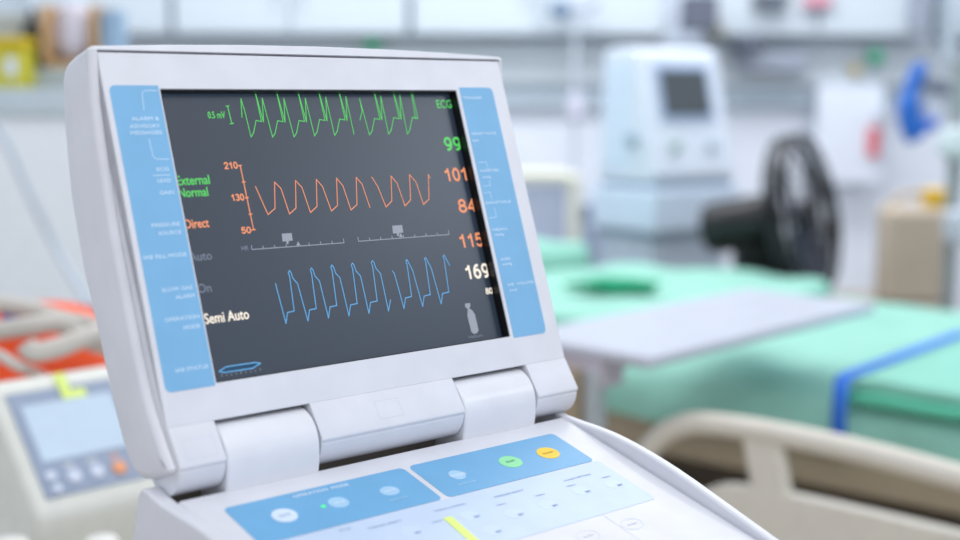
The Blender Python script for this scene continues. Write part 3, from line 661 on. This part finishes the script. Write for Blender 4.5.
# ================================================================== FAN
FC = at(803, 214, 3.95); ax_ = V3((.84, -.50, .20)).normalized()
fan = thing('pedestal_fan', 'black pedestal fan with round wire cage behind the bed', 'fan', (FC.x-.08, FC.y+.05, 0))
FL = V3((FC.x-.08, FC.y+.05, 0)); FBK = mat('fan_black', (14, 15, 19), .4); FBL = mat('fan_blade', (58, 64, 82), .35, alpha=1)
yv = V3((0, 0, 1)).cross(ax_).normalized()
MF = Matrix((yv, ax_.cross(yv), ax_)).transposed().to_4x4(); MF.translation = FC-FL
sgn = 1
RF = .232
cage = MB(); ringp = lambda r, z: [MF @ V3((r*math.cos(t*math.pi/24), r*math.sin(t*math.pi/24), z*sgn)) for t in range(48)]
for r, z, q in ((RF, .0, .010), (RF, .03, .008), (RF, -.03, .008), (RF*.68, .06, .003), (RF*.68, -.06, .003), (RF*.38, .07, .004), (RF*.38, -.07, .004)): cage.tube(ringp(r, z), q, 8, True)
for t in range(40):
    a = t*math.pi/20; cs, sn = math.cos(a), math.sin(a)
    cage.tube([MF @ V3((r*cs, r*sn, z*sgn)) for r, z in ((.03, .075), (RF*.38, .07), (RF*.68, .06), (RF*.93, .045), (RF, .03))], .0018, 5)
    cage.tube([MF @ V3((r*cs, r*sn, z*sgn)) for r, z in ((.06, -.075), (RF*.38, -.07), (RF*.68, -.06), (RF*.93, -.045), (RF, -.03))], .0018, 5)
cage.build('wire_cage', FBK, fan)
for b_ in range(3):
    a0 = b_*2*math.pi/3+.5; vs = []
    for i in range(9):
        r = .035+.175*i/8
        for j in range(7):
            a = a0+(-.5+j/6)*(.9+.5*math.sin(math.pi*i/8)); vs.append(MF @ V3((r*math.cos(a), r*math.sin(a), (j-3)*.008)))
    mb = MB().add(vs, [(i*7+j, i*7+j+1, i*7+j+8, i*7+j+7) for i in range(8) for j in range(6)]); o = mb.build('blade', FBL, fan)
    sd = o.modifiers.new('s', 'SOLIDIFY'); sd.thickness = .003
Tm = MF @ Matrix.Scale(sgn, 4, (0, 0, 1))
MB().lathe([(.03, .03), (.038, .01), (.038, -.02), (.02, -.04)], Tm, 24).build('hub', FBK, fan)
MB().lathe([(.05, -.075), (.074, -.10), (.080, -.13), (.080, -.27), (.072, -.30), (.04, -.31)], Tm, 28).build('motor_housing', FBK, fan)
mp = MF @ V3((0, 0, -.16*sgn))
MB().tube([(mp.x, mp.y, mp.z-.07), (mp.x, mp.y, .05)], .022, 14).build('pole', FBK, fan)
MB().box(mp.x-.05, mp.x+.10, mp.y-.045, mp.y+.045, mp.z-.20, mp.z-.055).build('neck', FBK, fan, bevel=.015)
MB().lathe([(.20, 0), (.20, .02), (.16, .045), (.04, .06)], Matrix.Translation((mp.x, mp.y, 0)), 36).build('base', FBK, fan)
P = at(815, 275, 4.55)
o = MB().box(P.x-.12, P.x+.04, P.y-.06, P.y+.08, 0, P.z+.09).build('black_case', mat('black_case', (24, 25, 30), .5), bevel=.02); tag(o, 'black upright case standing right behind the fan', 'case')

# ================================================================== BACK WALL FITTINGS
def wz(py, Y=WY): return at(480, py, Y).z
def wx(px, Y=WY): return at(px, 100, Y).x
def wbox(px0, px1, py0, py1, y0, y1, name, m, label, cat, group=None, bev=.006, parent=None):
    o = MB().box(wx(px0, y0), wx(px1, y0), y0, y1, wz(py1, y0), wz(py0, y0)).build(name, m, parent, bevel=bev)
    if label: tag(o, label, cat, group)
    return o
hp_ = thing('service_panel', 'long grey headwall service panel running along the back wall', 'wall panel', (0, WY-.06, wz(108)))
hl = V3((0, WY-.06, wz(108)))
def hb(px0, px1, py0, py1, d0, d1, name, m, bev=.004):
    y0 = WY-d1; return MB().box(wx(px0), wx(px1), y0-hl.y, WY-d0-hl.y, wz(py1)-hl.z, wz(py0)-hl.z).build(name, m, hp_, bevel=bev)
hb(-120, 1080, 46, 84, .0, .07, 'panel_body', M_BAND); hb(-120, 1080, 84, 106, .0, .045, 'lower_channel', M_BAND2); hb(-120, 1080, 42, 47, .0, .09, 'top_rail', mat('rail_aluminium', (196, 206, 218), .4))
SOC = mat('green_socket', (60, 165, 125), .5)
for px, py in ((375, 46), (866, 57)):
    o = MB(); T = Matrix.Translation((wx(px), WY-.125, wz(py))) @ Matrix.Rotation(math.pi/2, 4, 'X')
    o = MB().lathe([(.032, -.03), (.032, .0), (.025, .02), (.012, .03)], T, 20).build('gas_outlet', SOC)
    tag(o, 'green gas outlet on the wall panel ' + ('above the console screen' if px < 500 else 'above the white notice board'), 'gas outlet', 'green gas outlets')
YO = mat('ochre', (200, 180, 110), .5)
T = Matrix.Translation((wx(848), WY-.095, wz(70))) @ Matrix.Rotation(math.pi/2, 4, 'X'); tag(MB().lathe([(.022, -.02), (.022, 0), (.012, .02)], T, 20).build('gas_outlet', YO), 'pale yellow gas outlet beside the green one above the notice board', 'gas outlet')
# white wall cupboards above the panel
for i, (a, b2) in enumerate(((-110, 180), (184, 410), (414, 660), (700, 908), (926, 1080))):
    cbd = thing('wall_cupboard', ['white wall cupboard at the far left above the panel', 'white wall cupboard above the left of the console screen', 'white wall cupboard above the ventilator, left of the dark cases', 'white wall cupboard above the notice board', 'white wall cupboard at the right edge above the service panel'][i], 'cupboard', (wx(a), WY-.16, wz(38)), 0, 'white wall cupboards')
    x1 = wx(b2)-wx(a); z1 = 2.3-wz(38)
    MB().box(0, x1, 0, .16, 0, z1).build('body', M_UP, cbd, bevel=.008)
    for k in range(2):
        d_ = MB().box(x1*(k*.5)+.01, x1*(k*.5+.5)-.01, -.018, 0, .01, z1-.01).build('door', M_UP, cbd, bevel=.004)
        xx = x1*.5 + (.05 if k else -.05); MB().box(xx-.008, xx+.008, -.035, -.018, .12, .24).build('handle', M_BAND, d_, bevel=.003)
GRD = mat('dark_device', (90, 96, 112), .5); GRM = mat('mid_device', (150, 158, 174), .5)
wbox(684, 716, -6, 30, WY-.34, WY-.18, 'camera_unit', GRD, 'dark grey unit high on the wall above the ventilator', 'wall unit')
wbox(706, 722, 22, 36, WY-.30, WY-.18, 'wall_socket', mat('olive_grey', (150, 150, 138), .5), 'small olive grey box under the dark unit above the ventilator', 'box')
wbox(736, 760, 36, 50, WY-.22, WY-.092, 'power_supply', GRD, 'small dark box on the wall panel right of the ventilator', 'box')
wbox(738, 806, 52, 70, WY-.15, WY-.074, 'panel_module', GRM, 'flat grey module on the wall panel above the fan', 'module')
wbox(752, 786, -8, 5, WY-.24, WY-.18, 'ceiling_bracket', GRD, 'dark bracket at the top edge above the fan', 'bracket')
wbox(802, 828, -6, 5, WY-.22, WY-.18, 'pink_label', mat('pink_label', (214, 140, 160), .6), 'pink label at the top edge on the white cupboard', 'label')
wbox(910, 920, -10, 28, WY-.26, WY-.19, 'grey_rail', GRM, 'narrow grey upright on the right cupboard', 'rail')
wbox(944, 952, -10, 62, WY-.26, WY-.19, 'grey_pipe', M_BAND2, 'grey upright pipe at the top right edge', 'pipe')
# knob and hanging pole left of the ventilator
dp = thing('drip_stand', 'thin pale drip stand with dark hook left of the ventilator', 'drip stand', (wx(575, 5.36), 5.36, 0))
PM = mat('pale_metal', (196, 204, 214), .35, metal=.2)
MB().tube([(0, 0, .05), (0, 0, wz(8, 5.36))], .011, 12).build('pole', PM, dp)
MB().tube([(-.09, 0, wz(8, 5.36)+.02), (-.05, 0, wz(10, 5.36)), (0, 0, wz(10, 5.36)), (.05, 0, wz(10, 5.36)), (.09, 0, wz(8, 5.36)+.02)], .012, 10).build('hook', GRM, dp)
blob(MB(), (-.06, 0, wz(10, 5.36)), .045, .03, .03, 5, 0).build('clamp', mat('steel_blue', (90, 115, 145), .4), dp)
MB().box(-.03, .035, -.03, .03, wz(118, 5.36), wz(94, 5.36)).build('pump_clamp', mat('lilac_grey', (205, 205, 222), .5), dp, bevel=.008)
for k in range(5):
    a = k*2*math.pi/5; MB().tube([(0, 0, .07), (.19*math.cos(a), .19*math.sin(a), .04)], .012, 8).build('foot', PM, dp)
# cream framed chair seen left of the ventilator
ch = thing('side_chair', 'cream framed chair beyond the green blanket left of the ventilator', 'chair', (wx(540, 4.9), 4.9, 0))
CF = mat('cream_frame', (228, 226, 208), .5); CP = mat('chair_back_lilac', (186, 192, 212), .6)
zt = wz(176, 4.9); xl = wx(490, 4.9)-wx(540, 4.9); xr = wx(576, 4.9)-wx(540, 4.9)
MB().tube(curve_pts([(xl, 0, .45), (xl, 0, zt-.06), (xl+.03, 0, zt-.01), (xl+.08, 0, zt), (xr-.08, 0, zt), (xr-.02, 0, zt-.01), (xr, 0, zt-.06), (xr, 0, .45)], 6), .024, 12).build('back_frame', CF, ch)
MB().box(xl+.03, xr-.03, -.005, .02, .58, zt-.03).build('backrest', CP, ch, bevel=.01)
MB().box(xl, xr, -.40, .0, .42, .47).build('seat', CP, ch, bevel=.015)
for x in (xl+.02, xr-.02):
    for y in (-.38, -.0): MB().tube([(x, y, 0), (x, y, .43)], .016, 10).build('leg', CF, ch)
tag(blob(MB(), (wx(590, 5.05), 5.05, .80), .06, .04, .036, 2, .2).build('breathing_mask', mat('slate_blue', (110, 128, 160), .5)), 'slate blue lump lying beyond the blanket left of the ventilator', 'mask')
o = MB().box(wx(590, 5.05)-.05, wx(590, 5.05)+.05, 5.0, 5.1, 0, .765).build('bedside_locker', mat('locker_blue', (178, 190, 210), .5), bevel=.01); tag(o, 'pale blue locker beyond the green bed left of the ventilator', 'locker')
# notice board, red tag, blue holder
wbox(818, 884, 84, 182, WY-.11, WY-.075, 'notice_board', mat('board_white', (226, 233, 246), .5), 'white board on the wall between fan and blue holder', 'board', bev=.004)
wbox(870, 882, 126, 156, WY-.13, WY-.111, 'red_tag', mat('red_tag', (222, 110, 120), .6), 'narrow red tag on the white board', 'tag', bev=.003)
YB = 5.0
bh = thing('blue_wall_holder', 'bright blue curved holder with dark grip at the right', 'holder', (wx(918, YB), YB, wz(142, YB)))
hq = lambda px, py: V3((wx(px, YB)-wx(918, YB), 0, wz(py, YB)-wz(142, YB)))
MB().tube(curve_pts([hq(922, 62), hq(914, 78), hq(909, 100), hq(912, 124), hq(920, 138)], 6), [.018]*2+[.03]*10+[.042]*12+[.018]*1, 14).build('holder', mat('bright_blue', (24, 100, 190), .45), bh)
MB().tube([hq(912, 132), hq(928, 122), hq(938, 124)], .024, 10).build('hook', mat('bright_blue_hook', (40, 100, 200), .45), bh)
MB().tube([hq(915, 82), hq(935, 84), hq(958, 92)], [.018, .026, .022], 12).build('grip', mat('dark_slate', (96, 106, 126), .5), bh)
MB().lathe([(.02, 0), (.05, .01), (.05, .10), (.02, .11)], Matrix.Translation(hq(936, 110)+V3((0, .05, -.05))), 20).build('cup', VW, bh)
MB().tube([(.0, .13, .1), (.0, .55, .1)], .02, 8).build('wall_arm', PM, bh); MB().tube([(.0, .0, .1), (.0, .13, .1)], .02, 8).build('wall_arm', PM, bh)
# beige suction bottles on a cabinet at the right
YC = 4.5
bc = thing('beige_pack', 'large beige pack on the right beyond the bed', 'pack', (wx(915, YC), YC, wz(300, YC)))
cq = lambda px, py: V3((wx(px, YC)-wx(915, YC), 0, wz(py, YC)-wz(300, YC)))
BG = mat('beige_pack', (196, 182, 164), .7, bump=.3, scale=10)
a = cq(888, 300); c_ = cq(950, 205)
MB().box(a.x, c_.x, -.08, .10, 0, c_.z).build('body', BG, bc, bevel=.03, bseg=4)
MB().tube(curve_pts([cq(888, 215), cq(900, 198), cq(925, 192), cq(945, 206)], 5), .012, 10).build('handle', BG, bc)
T = Matrix.Translation(cq(937, 196)+V3((0, -.02, -.01))); MB().lathe([(.03, -.03), (.042, -.01), (.042, .03), (.03, .04)], T, 20).build('cap', mat('yellow_cap', (226, 182, 40), .5), bc)
o = MB().box(wx(870, YC)-.10, wx(948, YC), YC-.13, YC+.25, 0, wz(300, YC)).build('side_cabinet', mat('side_cabinet', (176, 166, 156), .6), bevel=.01); tag(o, 'beige cabinet carrying the beige pack beyond the bed', 'cabinet')
ps = thing('pole_stand', 'grey pole stand with pale round bottle at the right edge', 'stand', (wx(958, 4.05), 4.05, 0))
MB().tube([(0, 0, .03), (0, 0, wz(60, 4.05))], .022, 14).build('pole', mat('stand_grey', (150, 160, 162), .4), ps)
MB().lathe([(.03, 0), (.055, .02), (.06, .05), (.05, .09), (.02, .10)], Matrix.Translation((-.01, -.04, wz(158, 4.05))), 24).build('bottle', mat('pale_mint', (214, 228, 232), .3), ps)
MB().lathe([(.03, 0), (.04, .02), (.04, .09), (.02, .10)], Matrix.Translation((-.0, -.04, wz(240, 4.05))), 24).build('bottle', VW, ps)
MB().lathe([(.22, 0), (.22, .02), (.05, .04)], Matrix.Translation((0, 0, 0)), 24).build('base', GRD, ps)

# ================================================================== LEFT BACKGROUND
YL = 3.5
wc = thing('storage_cabinet', 'large white cabinet at the left behind the console', 'cabinet', (wx(20, YL), YL, 0))
lq = lambda px: wx(px, YL)-wx(20, YL)
WC = mat('cabinet_pale', (240, 246, 252), .5); WG = mat('cabinet_trim', (196, 210, 218), .5)
zt = 1.262
MB().box(lq(-260), lq(140), 0, .5, .06, zt-.07).build('body', WC, wc, bevel=.008); MB().box(lq(-265), lq(143), -.015, .5, zt-.07, zt).build('top', WG, wc, bevel=.006)
MB().box(lq(-250), lq(130), .04, .48, 0, .062).build('plinth', GRM, wc)
for i in range(2):
    a = lq(-255+i*195); d_ = MB().box(a, a+lq(190-235+45+20)-lq(20), -.018, -.001, .08, zt-.08).build('door', WC, wc, bevel=.004); MB().box(a+.03, a+.045, -.04, -.018, .6, .75).build('handle', PM, d_, bevel=.003)
lc = MB().tube(curve_pts([at(-30, 90, 3.2), at(5, 140, 3.2), at(30, 195, 3.2), at(60, 255, 3.2), at(95, 315, 3.0), at(140, 420, 2.8)], 8), .009, 10).build('hanging_tube', mat('tube_grey', (186, 198, 212), .5)); tag(lc, 'pale grey tube running diagonally in front of the white cabinet', 'tube')
YT = YL+.10
yx = thing('sharps_container', 'yellow container with white label on the white cabinet', 'container', (wx(12, YT), YT, zt))
yq = lambda px: wx(px, YT)-wx(12, YT)
YE = mat('container_yellow', (198, 190, 50), .5); ztp = wz(38, YT)-zt
MB().box(yq(-8), yq(27), 0, .09, 0, ztp*.78).build('body', YE, yx, bevel=.01); MB().box(yq(-10), yq(28), -.005, .095, ztp*.78, ztp).build('lid', mat('lid_yellow', (206, 178, 10), .5), yx, bevel=.008)
MB().box(yq(7), yq(18), -.004, -.001, ztp*.25, ztp*.6).build('label', VW, yx, bevel=.001)
YT2 = YL+.2
tr2 = MB().box(wx(32, YT2)-.01, wx(101, YT2), YT2-.02, YT2+.19, zt, zt+.055).build('grey_tray', mat('tray_grey', (170, 178, 180), .6), bevel=.006); tag(tr2, 'low grey tray under the brown carton', 'tray')
cx_ = thing('open_carton', 'brown carton with clear bags inside on the white cabinet', 'carton', (wx(72, YT2), YT2, zt+.055))
q2 = lambda px: wx(px, YT2)-wx(72, YT2)
KR = mat('cardboard', (196, 160, 118), .8); zc = wz(6, YT2)-zt-.055
MB().box(q2(43), q2(52), 0, .16, 0, zc).build('carton_side', KR, cx_, bevel=.003); MB().box(q2(92), q2(100), 0, .16, 0, zc).build('carton_side', KR, cx_, bevel=.003)
MB().box(q2(43), q2(100), 0, .16, 0, .02).build('carton_base', KR, cx_, bevel=.003); MB().box(q2(50), q2(92), .14, .16, .02, zc).build('carton_back', KR, cx_, bevel=.003)
blob(MB(), (q2(71), .07, .02+zc*.47), (q2(92)-q2(50))*.5, .06, zc*.47, 4, .1).build('clear_bag', mat('bag_lilac', (206, 200, 212), .3), cx_)
tag(MB().lathe([(.03, 0), (.032, .09), (.03, .11), (.012, .13), (.012, .16)], Matrix.Translation((wx(33, YT2)-.005, YT2+.04, zt+.055)), 20).build('dark_bottle', mat('dark_bottle', (30, 34, 34), .4)), 'dark bottle on the tray between yellow container and carton', 'bottle')
blu = MB().box(wx(103, YT2), wx(120, YT2), YT2, YT2+.1, zt, wz(10, YT2)).build('blue_box', mat('muted_blue', (140, 166, 192), .5), bevel=.005); tag(blu, 'muted blue box on the cabinet right of the carton', 'box')
gb = MB().box(wx(-40, YT2), wx(26, YT2), YT2+.05, YT2+.2, zt, wz(14, YT2)).build('grey_carton', mat('grey_carton', (176, 178, 172), .6), bevel=.006); tag(gb, 'grey box behind the yellow container', 'box')
